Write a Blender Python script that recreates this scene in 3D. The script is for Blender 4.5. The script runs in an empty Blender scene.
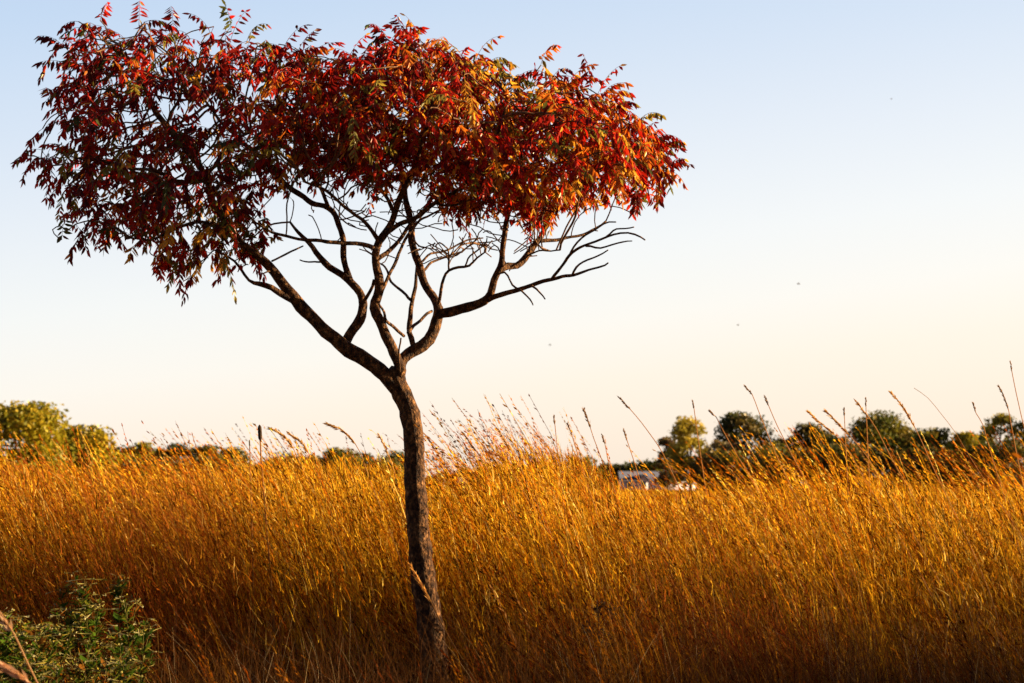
import bpy, math, random
import numpy as np
from mathutils import Vector, noise as mnoise

random.seed(7); rng = np.random.default_rng(7)
SC = bpy.context.scene
COL = SC.collection
EYE = 1.5; FPX = 2048.0; TANP = 145.5/FPX; TH = math.atan(TANP)
SUN_AZ, SUN_EL = 81.0, 12.0       # degrees, azimuth clockwise from +Y

# ------------------------------------------------------------------ helpers
def P(px, py, d):
    """world point seen at pixel (px,py) at distance d along +Y"""
    x = (px-512)/FPX; z = (341.5-py)/FPX
    dx, dy, dz = x, math.cos(TH)-z*math.sin(TH), math.sin(TH)+z*math.cos(TH)
    k = d/dy
    return np.array([dx*k, d, EYE+dz*k])

class Acc:
    def __init__(s): s.V=[]; s.F=[]; s.C=[]; s.n=0
    def add(s, V, F, c=None):
        V=np.asarray(V,dtype=np.float32).reshape(-1,3); F=np.asarray(F,dtype=np.int32)
        if c is None: c=(1,1,1)
        c=np.asarray(c,dtype=np.float32)
        if c.ndim==1: c=np.tile(c,(len(V),1))
        s.V.append(V); s.F.append(F+s.n); s.C.append(c); s.n+=len(V)
    def build(s, name, mat, parent=None, smooth=False):
        V=np.concatenate(s.V); C=np.concatenate(s.C)
        me=bpy.data.meshes.new(name)
        loops=np.concatenate([f.ravel() for f in s.F])
        sizes=np.concatenate([np.full(len(f),f.shape[1],dtype=np.int32) for f in s.F])
        starts=np.concatenate([[0],np.cumsum(sizes)[:-1]]).astype(np.int32)
        me.vertices.add(len(V)); me.vertices.foreach_set('co',V.ravel())
        me.loops.add(len(loops)); me.loops.foreach_set('vertex_index',loops.astype(np.int32))
        me.polygons.add(len(sizes)); me.polygons.foreach_set('loop_start',starts)
        me.polygons.foreach_set('loop_total',sizes)
        if smooth: me.polygons.foreach_set('use_smooth',np.ones(len(sizes),dtype=bool))
        a=me.color_attributes.new('tint','FLOAT_COLOR','POINT')
        a.data.foreach_set('color',np.hstack([C,np.ones((len(C),1),dtype=np.float32)]).ravel())
        me.update(calc_edges=True)
        me.materials.append(mat)
        o=bpy.data.objects.new(name,me); COL.objects.link(o)
        if parent is not None:
            o.parent=parent
            o.matrix_parent_inverse=parent_inv(parent)
        return o
def parent_inv(p):
    from mathutils import Matrix
    m=Matrix.Translation(p.location)
    return m.inverted()
def empty(name, loc):
    o=bpy.data.objects.new(name,None); o.empty_display_size=.2
    o.location=Vector([float(v) for v in loc]); COL.objects.link(o); return o
def tag(o,label=None,cat=None,group=None,kind=None):
    if label: o['label']=label
    if cat: o['category']=cat
    if group: o['group']=group
    if kind: o['kind']=kind
    return o

def catmull(pts, step):
    pts=np.asarray(pts,float); n=len(pts); out=[]
    ext=np.vstack([2*pts[0]-pts[1],pts,2*pts[-1]-pts[-2]])
    for i in range(n-1):
        p0,p1,p2,p3=ext[i:i+4]
        L=np.linalg.norm((p2-p1)[:3]); k=max(1,int(round(L/step)))
        for j in range(k):
            t=j/k
            out.append(.5*((2*p1)+(-p0+p2)*t+(2*p0-5*p1+4*p2-p3)*t*t+(-p0+3*p1-3*p2+p3)*t**3))
    out.append(pts[-1]); return np.array(out)

def tube(acc, pts, rad, sides=6, rough=0.0, col=(1,1,1)):
    pts=np.asarray(pts,float); n=len(pts)
    if n<2: return
    T=np.gradient(pts,axis=0); T/=np.linalg.norm(T,axis=1)[:,None]+1e-9
    a=np.array([0,1.,0]) if abs(T[0][1])<.9 else np.array([1.,0,0])
    u=np.cross(T[0],a); u/=np.linalg.norm(u)
    ang=np.linspace(0,2*math.pi,sides,endpoint=False)
    V=np.zeros((n,sides,3))
    for i in range(n):
        u=u-T[i]*np.dot(u,T[i]); u/=np.linalg.norm(u)+1e-9
        v=np.cross(T[i],u)
        r=np.full(sides,rad[i])
        if rough:
            for k in range(sides):
                q=pts[i]+rad[i]*(math.cos(ang[k])*u+math.sin(ang[k])*v)
                r[k]*=1+rough*(mnoise.noise(Vector(q*14))+.6*mnoise.noise(Vector(q*45)))
        V[i]=pts[i]+r[:,None]*(np.cos(ang)[:,None]*u+np.sin(ang)[:,None]*v)
    i=np.arange(n-1)[:,None]*sides; k=np.arange(sides)[None,:]; k2=(k+1)%sides
    F=np.stack([i+k,i+k2,i+sides+k2,i+sides+k],-1).reshape(-1,4)
    acc.add(V.reshape(-1,3),F,col)
    acc.add([pts[-1]+T[-1]*rad[-1]*.6]+list(V[-1]),[[0,1+(k_)%sides,1+(k_+1)%sides] for k_ in range(sides)],col)

# ------------------------------------------------------------------ materials
def new_mat(name):
    m=bpy.data.materials.new(name); m.use_nodes=True
    nt=m.node_tree; nt.nodes.clear(); return m,nt,nt.nodes,nt.links
def leaf_mat(name, transl=.5, gain=(1,1,1), rough=.6, gloss=.06, tboost=(1,1,1)):
    m,nt,N,L=new_mat(name)
    out=N.new('ShaderNodeOutputMaterial'); at=N.new('ShaderNodeAttribute'); at.attribute_name='tint'
    g=N.new('ShaderNodeMix'); g.data_type='RGBA'; g.blend_type='MULTIPLY'; g.inputs[0].default_value=1
    L.new(at.outputs['Color'],g.inputs[6]); g.inputs[7].default_value=(*gain,1)
    g2=N.new('ShaderNodeMix'); g2.data_type='RGBA'; g2.blend_type='MULTIPLY'; g2.inputs[0].default_value=1
    L.new(g.outputs[2],g2.inputs[6]); g2.inputs[7].default_value=(*tboost,1)
    d=N.new('ShaderNodeBsdfDiffuse'); t=N.new('ShaderNodeBsdfTranslucent'); gl=N.new('ShaderNodeBsdfGlossy')
    gl.inputs['Roughness'].default_value=rough*.6; gl.inputs['Color'].default_value=(1,.95,.85,1)
    L.new(g.outputs[2],d.inputs['Color']); L.new(g2.outputs[2],t.inputs['Color'])
    mx=N.new('ShaderNodeMixShader'); mx.inputs[0].default_value=transl
    L.new(d.outputs[0],mx.inputs[1]); L.new(t.outputs[0],mx.inputs[2])
    m2=N.new('ShaderNodeMixShader'); m2.inputs[0].default_value=gloss
    L.new(mx.outputs[0],m2.inputs[1]); L.new(gl.outputs[0],m2.inputs[2])
    L.new(m2.outputs[0],out.inputs['Surface']); return m
def noisy_mat(name, cols, scale, rough=.85, bump=.0, bscale=None, stretch=(1,1,1), spec=.2):
    m,nt,N,L=new_mat(name)
    out=N.new('ShaderNodeOutputMaterial'); b=N.new('ShaderNodeBsdfPrincipled')
    b.inputs['Roughness'].default_value=rough; b.inputs['Specular IOR Level'].default_value=spec
    tc=N.new('ShaderNodeTexCoord'); mp=N.new('ShaderNodeMapping'); mp.inputs['Scale'].default_value=stretch
    L.new(tc.outputs['Object'],mp.inputs['Vector'])
    n=N.new('ShaderNodeTexNoise'); n.inputs['Scale'].default_value=scale; n.inputs['Detail'].default_value=7
    n.inputs['Roughness'].default_value=.65
    L.new(mp.outputs[0],n.inputs['Vector'])
    r=N.new('ShaderNodeValToRGB'); e=r.color_ramp.elements
    lo,hi=.3,.7
    e[0].position=lo; e[0].color=(*cols[0],1); e[1].position=hi; e[1].color=(*cols[-1],1)
    for i,c in enumerate(cols[1:-1]):
        q=e.new(lo+(hi-lo)*(i+1)/(len(cols)-1)); q.color=(*c,1)
    L.new(n.outputs['Fac'],r.inputs[0]); L.new(r.outputs[0],b.inputs['Base Color'])
    if bump:
        n2=N.new('ShaderNodeTexNoise'); n2.inputs['Scale'].default_value=bscale or scale*3; n2.inputs['Detail'].default_value=6
        L.new(mp.outputs[0],n2.inputs['Vector'])
        bp=N.new('ShaderNodeBump'); bp.inputs['Strength'].default_value=.9; bp.inputs['Distance'].default_value=bump
        L.new(n2.outputs['Fac'],bp.inputs['Height']); L.new(bp.outputs[0],b.inputs['Normal'])
    L.new(b.outputs[0],out.inputs['Surface']); return m

M_bark=noisy_mat('bark',[(.007,.003,.002),(.028,.012,.006),(.11,.05,.018),(.42,.21,.08)],42,.9,.02,75,(1,1,.7))
M_twig=noisy_mat('twig_bark',[(.03,.013,.006),(.10,.045,.017),(.26,.12,.045)],34,.75,.002,90)
M_leaf=leaf_mat('sumac_leaf',.5,rough=.5,gloss=.015,tboost=(1.2,1.0,.8))
M_grass=leaf_mat('dry_grass',.42,rough=.55,gloss=.0,tboost=(1.1,1.0,.7))
M_bgleaf=leaf_mat('distant_foliage',.35,rough=.7,gloss=.02)
M_weed=leaf_mat('weed_leaf',.35,rough=.5,gloss=.0)
M_bgbark=noisy_mat('distant_bark',[(.05,.035,.02),(.12,.08,.05)],3,.9)
M_soil=noisy_mat('field_soil',[(.09,.05,.02),(.2,.11,.035),(.3,.17,.05)],.8,.95)
M_wall=noisy_mat('painted_clapboard',[(.50,.45,.52),(.62,.56,.62)],1.5,.8)
M_roof=noisy_mat('grey_shingle',[(.05,.055,.085),(.08,.085,.12)],4,1.0,spec=0)
def matte(m):      # weathered shingle has no sheen: swap the principled shader for plain diffuse
    nt=m.node_tree; b=next(n for n in nt.nodes if n.type=='BSDF_PRINCIPLED'); o=next(n for n in nt.nodes if n.type=='OUTPUT_MATERIAL')
    d=nt.nodes.new('ShaderNodeBsdfDiffuse'); nt.links.new(b.inputs['Base Color'].links[0].from_socket,d.inputs['Color']); nt.links.new(d.outputs[0],o.inputs['Surface'])
matte(M_roof)
M_dark=noisy_mat('dark_wood',[(.05,.05,.06),(.09,.08,.09)],4,.8)
M_glass=noisy_mat('window_glass',[(.02,.025,.04),(.04,.05,.07)],1,.15,spec=.6)
M_metal=noisy_mat('grey_metal',[(.1,.09,.08),(.2,.18,.16)],6,.6)
M_pale=noisy_mat('pale_post',[(.5,.42,.32),(.65,.56,.44)],6,.7)
M_seed=noisy_mat('dark_seed_head',[(.025,.015,.01),(.07,.04,.02)],160,.9,.003,250)
M_bird=noisy_mat('bird_feather',[(.15,.13,.12),(.25,.22,.2)],20,.8)

# ------------------------------------------------------------------ sumac
TD=11.0
def limb(pts, d0, d1, step=.05):
    """pts: (px,py,width px).  depth goes d0->d1 (offsets from TD) along it"""
    n=len(pts); out=[]
    for i,(x,y,w) in enumerate(pts):
        t=i/(n-1); d=TD+d0+(d1-d0)*t
        p=P(x,y,d); out.append([*p,w*.5*d/FPX])
    return catmull(out,step)
LIMBS=[
 ('trunk',[(442,790,40),(439,740,35),(436,690,31),(434,660,28.5),(430,620,26),(423,573,24),(418,526,22.5),(415,478,21),(413.5,436,20),(408,408,20),(399,388,19),(393,370,16)],0,0),
 ('L1',[(399,390,17),(385,374,15),(364,359,15),(343,346,14),(320,326,13),(297,301,12),(279,278,10),(261,259,9),(237,239,8),(222,215,7.5),(211,198,7),(206,177,6.5),(190,155,6.5),(168,128,6),(151,101,5),(140,80,4),(128,62,3),(120,45,2)],0,-.35),
 ('L1b',[(298,303,8),(286,296,7),(272,288,6.5),(259,283,5),(249,280,3),(235,262,2.5),(215,250,2)],-.1,-.3),
 ('L1c',[(208,180,5),(190,182,4.5),(172,180,4),(155,170,3.5),(130,168,3),(100,160,2.5),(75,158,2)],-.25,-.8),
 ('L1d',[(166,126,3.5),(172,112,3),(180,100,2.6),(178,85,2.2)],-.3,-.2),
 ('L1e',[(235,238,5),(215,226,4),(195,222,3.5),(170,232,3),(150,240,2.4),(125,238,2)],-.2,-.5),
 ('L1f',[(211,197,4.5),(222,180,4),(218,160,3.5),(235,142,3),(250,130,2.5)],-.2,.3),
 ('L2',[(343,348,11),(350,335,10),(360,320,9.5),(364,304,9),(357,288,8),(342,275,7),(325,263,6.5),(312,247,5.5),(302,237,4),(290,222,2.5)],0,.25),
 ('L2b',[(357,289,7),(349,278,7),(345,261,6.5),(343,240,6),(338,220,6),(329,209,5.5),(316,205,5.5),(304,197,5.5),(288,187,5.5),(268,165,5),(246,145,4.5),(220,120,3.5),(205,100,2.5)],.1,.6),
 ('L2c',[(329,209,4.5),(322,190,4),(310,172,3.5),(302,150,3.3),(300,125,2.8),(290,100,2.3)],.3,.8),
 ('L3',[(399,384,10),(401,370,11),(394,353,11),(383,329,10),(375,308,10.5),(379,290,9.5),(376,262,8),(377,246,8),(386,232,7.5),(394,216,6.5),(400,198,6),(410,181,5.5),(417,160,4.5),(425,130,3.8),(432,100,3),(430,75,2.3)],0,-.3),
 ('L3b',[(377,250,6),(369,246,5),(356,244,4.5),(342,243,4.3),(327,242,4),(310,240,3.5),(293,237,3.2),(272,233,2.6),(255,222,2)],-.15,-.6),
 ('L3c',[(378,240,4.5),(366,223,4),(353,213,3.6),(340,203,3.3),(325,190,3),(305,182,2.5)],-.15,-.7),
 ('L3d',[(386,233,5.5),(400,225,5),(415,219,5),(436,202,4.5),(465,185,4),(482,160,3.6),(497,135,3),(505,110,2.4)],-.2,-.5),
 ('L3e',[(395,213,4.5),(385,195,4),(372,175,3.6),(360,150,3.2),(355,120,2.8),(352,95,2.2)],-.2,.2),
 ('L3f',[(377,260,5),(390,250,4.5),(402,236,4),(412,222,3.6),(425,208,3.2),(440,190,2.8),(450,165,2.4)],-.1,.6),
 ('L4',[(400,381,12),(400,364,12),(409,354,12.5),(423,345,12.5),(433,333,12),(438,317,11),(438,307,9.5)],0,.1),
 ('L4a',[(438,309,9),(434,297,8.5),(427,287,8.5),(419,267,8),(413,247,7.5),(411,225,6.5),(408,206,6),(404,190,5.5),(402,172,5),(394,150,4.2),(385,125,3.5),(378,100,2.8),(372,75,2.2)],.1,.7),
 ('L4b',[(439,314,9.5),(449,312,10),(461,309,10),(474,306,9.5),(484,302,9),(491,294,8),(494,280,7.5),(500,268,7),(503,252,6),(504,236,5.5),(508,215,5),(516,190,4.5),(522,165,3.8),(524,135,3),(528,105,2.2)],.1,-.2),
 ('L4c',[(500,269,7.5),(508,267,7),(517,266,7),(528,254,6.5),(536,244,6),(543,232,5.5),(549,215,5),(566,190,4.8),(579,172,4),(593,150,3.2),(607,128,2.6),(615,108,2)],0,.4),
 ('L4d',[(488,300,6),(500,295,5.5),(511,292,5),(532,286,4.5),(548,280,4),(562,276,3.5),(574,276,3),(588,269,2.4),(600,266,2),(608,263,1.6)],0,-.6),
 ('L4e',[(552,279,3.2),(560,268,3),(567,258,3),(577,250,2.8),(589,243,2.5),(608,236,2.3),(628,233,2),(645,240,1.6)],-.4,-.9),
 ('L4f',[(540,241,4.2),(552,240,3.6),(566,238,3.2),(583,235,2.6),(596,228,2.2),(606,221,1.8)],.1,.3),
 ('L4g',[(577,175,3.5),(592,172,3),(610,168,2.8),(630,175,2.2),(648,172,1.8)],.3,.0),
 ('L5',[(414,350,6),(410,334,5.5),(411,318,5),(411,305,4.5),(414,292,4),(416,275,3),(417,262,2)],.05,.4),
 ('L5b',[(404,336,3.5),(396,328,3.2),(386,322,3),(384,312,2.6),(378,303,2)],.0,-.3),
 ('L5c',[(408,333,4),(414,326,3.6),(424,317,3.2),(432,311,3)],.0,.2),
 ('L5d',[(400,372,2.4),(399,355,2),(401,338,1.6)],-.1,-.15),
 ('L6',[(438,305,3.6),(440,290,3.2),(444,279,3),(449,271,3),(458,268,2.8),(468,266,2.4),(477,258,2),(485,252,1.6)],.1,-.3),
 ('L6b',[(449,271,2.2),(449,258,2),(447,248,1.4)],0,-.2),
 ('L7',[(411,300,3.2),(402,291,2.8),(391,281,2.6),(387,270,2.2),(381,264,1.8)],.1,.5),
 ('L8',[(377,300,4.5),(388,278,3.6),(394,266,3.4),(399,254,3.2),(408,236,3),(420,220,2.6),(433,214,2.3),(450,205,2)],0,.5),
 ('L9',[(272,261,2.2),(283,256,2),(292,251,2),(303,246,1.6)],-.1,.2),
 ('L10',[(511,267,2.2),(525,258,2),(535,252,1.8),(560,250,1.5)],.0,-.5),
 ('L11',[(492,280,2),(504,272,2),(512,284,2),(522,292,2),(530,299,1.6),(533,305,1.2)],.0,-.4),
 ('L12',[(422,272,3),(432,262,2.6),(446,258,2.3),(462,252,2)],.3,.7),
 ('L13',[(363,303,4),(370,292,3.4),(374,280,3)],0,-.1),
 ('L14',[(324,262,2),(312,262,1.8),(300,260,1.4)],.2,.4),
 ('L15',[(280,278,2),(270,272,1.8),(262,274,1.3)],-.1,-.2),
 ('T1',[(572,276,2.6),(579,264,2.2),(592,257,1.9),(608,250,1.3)],-.35,-.6),
 ('T2',[(586,246,2.4),(600,248,2),(617,243,1.7),(632,241,1.2)],-.6,-.8),
 ('T3',[(566,260,2.6),(574,247,2.3),(585,235,2),(600,226,1.8),(616,222,1.3)],-.5,-.7),
 ('T4',[(606,237,2),(618,229,1.8),(634,227,1.3)],-.7,-.9),
 ('T5',[(532,286,2.3),(541,292,1.9),(545,299,1.5)],-.3,-.4),
 ('T6',[(465,267,2),(470,256,1.8),(482,247,1.6),(487,238,1.2)],0,-.3),
 ('T7',[(419,265,2.6),(432,254,2.3),(447,250,2),(468,240,1.8),(483,238,1.3)],.2,.5),
 ('T8',[(436,203,2.8),(452,206,2.4),(470,200,2),(490,203,1.6)],-.3,-.6),
]
trunk_acc=Acc(); nodes=[]; nodep=[]
for nm,pts,d0,d1 in LIMBS:
    C=limb(pts,d0,d1,.035)
    if nm!='trunk':                         # natural kinks
        for i in range(1,len(C)-1):
            v=mnoise.noise_vector(Vector(C[i,:3]*9)); C[i,:3]+=np.array(v)*.010
    tube(trunk_acc,C[:,:3],C[:,3],20 if nm=='trunk' else (10 if C[0,3]>.02 else 7),.15)
    if nm not in('trunk','L4d','L4e','T1','T2','T3','T4','T5','T6','T7','T8','L11','L5d','L9','L15','L14'):
        m=C[:,2]>P(512,275,TD)[2]
        for c in C[m][::1]: nodes.append(c[:3].copy())
nT=len(nodes)

POLY=[(33,45),(60,28),(90,8),(118,20),(150,12),(185,27),(230,15),(265,25),(300,38),(340,47),(375,42),(395,25),(420,20),(450,35),(480,52),(510,57),(522,90),(545,58),(570,75),(600,78),(635,100),(660,122),(677,140),(679,182),(655,196),(646,236),(636,240),(628,205),(606,203),(585,215),(560,208),(550,232),(530,228),(505,222),(480,205),(464,222),(446,205),(428,186),(400,178),(375,190),(340,182),(300,182),(272,196),(268,230),(262,272),(240,284),(212,270),(170,290),(192,268),(150,270),(120,245),(60,245),(42,240),(80,215),(55,190),(18,160),(35,130),(50,110),(38,85),(62,70)]
PA=np.array(POLY,float)
def inpoly(x,y):
    c=False; n=len(POLY); j=n-1
    for i in range(n):
        xi,yi=POLY[i]; xj,yj=POLY[j]
        if (yi>y)!=(yj>y) and x<(xj-xi)*(y-yi)/(yj-yi)+xi: c=not c
        j=i
    return c
def edist(x,y):
    a=PA; b=np.roll(PA,-1,0); p=np.array([x,y]); ab=b-a
    t=np.clip(((p-a)*ab).sum(1)/((ab**2).sum(1)),0,1)
    return np.min(np.linalg.norm(a+ab*t[:,None]-p,axis=1))
HOLES=[(168,100,14),(190,104,18),(205,112,13),(222,103,9),(232,92,6),(274,92,6),(148,115,9),(530,75,9),(505,102,5),(225,150,9),(165,160,7),(120,182,8),(250,205,6),(80,232,6),(250,130,7),(590,130,6),(556,150,6)]
att=[]
while len(att)<2700:
    x=random.uniform(12,682); y=random.uniform(5,292)
    if not inpoly(x,y): continue
    if any((x-a)**2+(y-b)**2<r*r for a,b,r in HOLES): continue
    e=edist(x,y)
    if e<7: continue
    cl=mnoise.noise(Vector((x*.028,y*.028,3.1)))
    dens=.95+cl*.6
    if x<270: dens*=.62
    if x<270 and y>205: dens*=.8
    if random.random()>dens: continue
    dm=min(1.0,.12+.022*e)
    att.append(P(x,y,TD+random.uniform(-1,1)*dm*1.05))
for x,y in [(46,240),(60,241),(74,238),(90,240),(108,242),(130,250),(186,282),(200,276),(38,48),(50,58),(72,20),(92,12),(20,160),(34,135),(150,14),(548,62),(560,70)]: att.append(P(x,y,TD+random.uniform(-.3,.1)))
nleafy=len(att)
while len(att)<nleafy+520:      # bare twigs under the crown
    x=random.uniform(285,545) if random.random()<.5 else random.uniform(370,500); y=random.uniform(170,258)
    if abs(x-450)/165>1.05-(y-180)/160: continue
    att.append(P(x,y,TD+random.uniform(-.7,.7)))
for q_ in [(600,236,.2),(592,231,.3)]:
    att.append(P(q_[0],q_[1],TD+q_[2]))
att=np.array(att)
pos=np.array(nodes); par=[-1]*len(pos)
nodes=list(pos); alive=np.ones(len(att),bool)
D=np.full(len(att),9.); I=np.zeros(len(att),int)
def upd(start):
    arr=np.array(nodes[start:])
    if not len(arr): return
    dd=np.linalg.norm(att[:,None,:]-arr[None],axis=2)
    k=dd.argmin(1); m=dd[np.arange(len(att)),k]
    b=m<D; D[b]=m[b]; I[b]=k[b]+start
upd(0); STEP=.045
for it in range(70):
    alive&=D>.075
    if not alive.any(): break
    grow={}
    for a in np.where(alive&(D<1.0))[0]: grow.setdefault(int(I[a]),[]).append(a)
    start=len(nodes)
    for n_,al in grow.items():
        v=att[al]-nodes[n_]; v=(v/np.linalg.norm(v,axis=1)[:,None]).mean(0)
        v+=rng.normal(0,.30,3); v[2]+=.03
        L=np.linalg.norm(v)
        if L<1e-3: continue
        q=nodes[n_]+v/L*STEP
        if par[n_]>=0 and np.linalg.norm(q-nodes[par[n_]])<STEP*.6: continue
        nodes.append(q); par.append(n_)
    if len(nodes)==start or len(nodes)>14000: break
    upd(start)
NN=len(nodes); kids=[[] for _ in range(NN)]
for i in range(nT,NN): kids[par[i]].append(i)
cnt=np.ones(NN); 
for i in range(NN-1,nT-1,-1):
    if par[i]>=0: cnt[par[i]]+=cnt[i]
tips=np.zeros(NN)
for i in range(NN-1,nT-1,-1):
    if not kids[i]: tips[i]=1
    tips[par[i]]+=tips[i]
rad=.0032*np.maximum(tips,1)**.38
tw=Acc()
done=set()
def chain(s):
    ch=[par[s],s]
    while kids[ch[-1]]:
        ch.append(max(kids[ch[-1]],key=lambda k:cnt[k]))
    return ch
stack=[]
for i in range(nT): stack+=kids[i]
while stack:
    s=stack.pop(); ch=chain(s)
    pts=np.array([nodes[k] for k in ch]); r=[rad[k] for k in ch]; r[0]=r[1]
    if len(pts)>3: pts[1:-1]=.25*pts[:-2]+.5*pts[1:-1]+.25*pts[2:]
    if len(ch)>=3 or True: tube(tw,pts,r,5)
    for a,b in zip(ch[1:],ch[2:]+[None]):
        for k in kids[a]:
            if k!=b: stack.append(k)
print('nodes',NN,'traced',nT)

# compound leaves -------------------------------------------------------
LF=Acc()
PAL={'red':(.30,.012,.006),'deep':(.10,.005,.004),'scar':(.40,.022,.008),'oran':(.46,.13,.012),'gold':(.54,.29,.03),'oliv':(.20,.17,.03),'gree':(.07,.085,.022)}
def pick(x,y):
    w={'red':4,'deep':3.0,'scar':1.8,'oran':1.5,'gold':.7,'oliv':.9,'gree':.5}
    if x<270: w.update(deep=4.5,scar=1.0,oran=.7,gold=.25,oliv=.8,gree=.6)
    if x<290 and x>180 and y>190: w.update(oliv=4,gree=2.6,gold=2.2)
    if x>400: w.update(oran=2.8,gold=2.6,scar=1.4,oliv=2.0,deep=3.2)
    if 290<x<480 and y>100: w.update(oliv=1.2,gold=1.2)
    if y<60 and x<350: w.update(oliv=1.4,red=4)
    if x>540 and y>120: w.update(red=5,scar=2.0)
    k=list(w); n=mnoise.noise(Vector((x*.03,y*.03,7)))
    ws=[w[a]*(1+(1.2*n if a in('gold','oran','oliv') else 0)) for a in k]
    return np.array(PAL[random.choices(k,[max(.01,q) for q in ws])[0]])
def proj(p):
    y=p[1]; z=p[2]-EYE
    c=y*math.cos(TH)+z*math.sin(TH); u=z*math.cos(TH)-y*math.sin(TH)
    return 512+FPX*p[0]/c, 341.5-FPX*u/c
def compound(base, dirv, L, npair, c0):
    dirv=dirv/np.linalg.norm(dirv)
    pts=[base]; d=dirv.copy(); ns=8; dr=random.uniform(.10,.26)
    for i in range(ns):
        d=d+np.array([0,0,-dr]); d/=np.linalg.norm(d); pts.append(pts[-1]+d*L/ns)
    pts=np.array(pts); tube(LF,pts,np.linspace(.0016,.0008,len(pts)),3,0,c0*.7+np.array([.03,.01,.0]))
    up=np.array([0,0,1.])
    for j in range(npair*2+1):
        if random.random()<.07: continue
        if j==npair*2: t=1.0; sd=0
        else: t=.18+.8*(j//2)/(npair-1); sd=1 if j%2 else -1
        f=t*ns; i=min(int(f),ns-1); b=pts[i]+(pts[i+1]-pts[i])*(f-i)
        T=pts[i+1]-pts[i]; T/=np.linalg.norm(T)
        S=np.cross(T,up); nS=np.linalg.norm(S); S=S/nS if nS>.05 else np.array([1.,0,0])
        dd=T*random.uniform(.25,.6)+S*sd*random.uniform(.35,.8)-up*random.uniform(.35,1.0)+rng.normal(0,.13,3)
        if sd==0: dd=T-up*.4
        dd/=np.linalg.norm(dd)
        l=random.uniform(.042,.072)*(1-.35*abs(t-.45)); w=l*random.uniform(.13,.19)
        nrm=np.cross(dd,T+rng.normal(0,.25,3)); nrm/=np.linalg.norm(nrm)+1e-6
        wd=np.cross(nrm,dd)
        cv=-nrm*l*random.uniform(-.12,.2)
        fold=nrm*w*random.uniform(.2,.9)
        m1=b+dd*l*.33+cv*.5; m2=b+dd*l*.68+cv
        V=[b, m1+wd*w+fold, m1, m1-wd*w+fold, m2+wd*w*.75+fold*.7, m2, m2-wd*w*.75+fold*.7, b+dd*l+cv*.9]
        F3=[[0,2,1],[0,3,2],[7,4,5],[7,5,6]]; F4=[[1,2,5,4],[2,3,6,5]]
        c=c0*random.uniform(.7,1.3)
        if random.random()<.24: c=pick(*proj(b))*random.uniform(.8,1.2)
        n0=LF.n
        LF.add(V,F3,c); LF.F.append(np.array(F4,dtype=np.int32)+n0)
cand=[i for i in range(nT,NN) if tips[i]<=2 ]
ends=[i for i in cand if not kids[i]]
nl=0
def leaves_at(i,k):
    global nl
    p=nodes[i]; T=p-nodes[par[i]]; T/=np.linalg.norm(T)+1e-9
    for _ in range(k):
        x,y=proj(p)
        o=np.array([(x-340)/330,0,0])
        d=T*random.uniform(.2,.9)+rng.normal(0,.65,3)+o*.35+np.array([0,0,random.uniform(-.1,.5)])
        L=random.uniform(.13,.24)
        # keep silhouettes: skip leaves that would hang far below the crown's under-edge
        e=p+d/np.linalg.norm(d)*L*.8-np.array([0,0,.06])
        ex,ey=proj(e)
        if not inpoly(ex,ey+5) and (edist(ex,ey)>(9 if ex<640 else 3) or (ey>150 and ex>262 and random.random()<.93) ): continue
        if ey<9 and random.random()<.85: continue
        if ex>678: continue
        if any((ex-a)**2+(ey-b)**2<(r*.8)**2 for a,b,r in HOLES) : continue
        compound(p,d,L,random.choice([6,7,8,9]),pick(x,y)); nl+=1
for i in ends: leaves_at(i,random.choice([2,3,3]) if nodes[i][0]>-1.2 else random.choice([1,1,2]))
for i in cand:
    if kids[i] and random.random()<.16: leaves_at(i,1)
print('ends',len(ends),'leaves',nl,'verts',LF.n)
base=P(442,790,TD); base[2]=0
sumac=empty('sumac_tree',base)
tag(sumac,'lone sumac tree with red autumn leaves on a dark leaning trunk in tall golden grass','tree')
trunk_acc.build('trunk',M_bark,sumac,True)
tw.build('branches',M_twig,sumac,True)
LF.build('crown',M_leaf,sumac)

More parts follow.
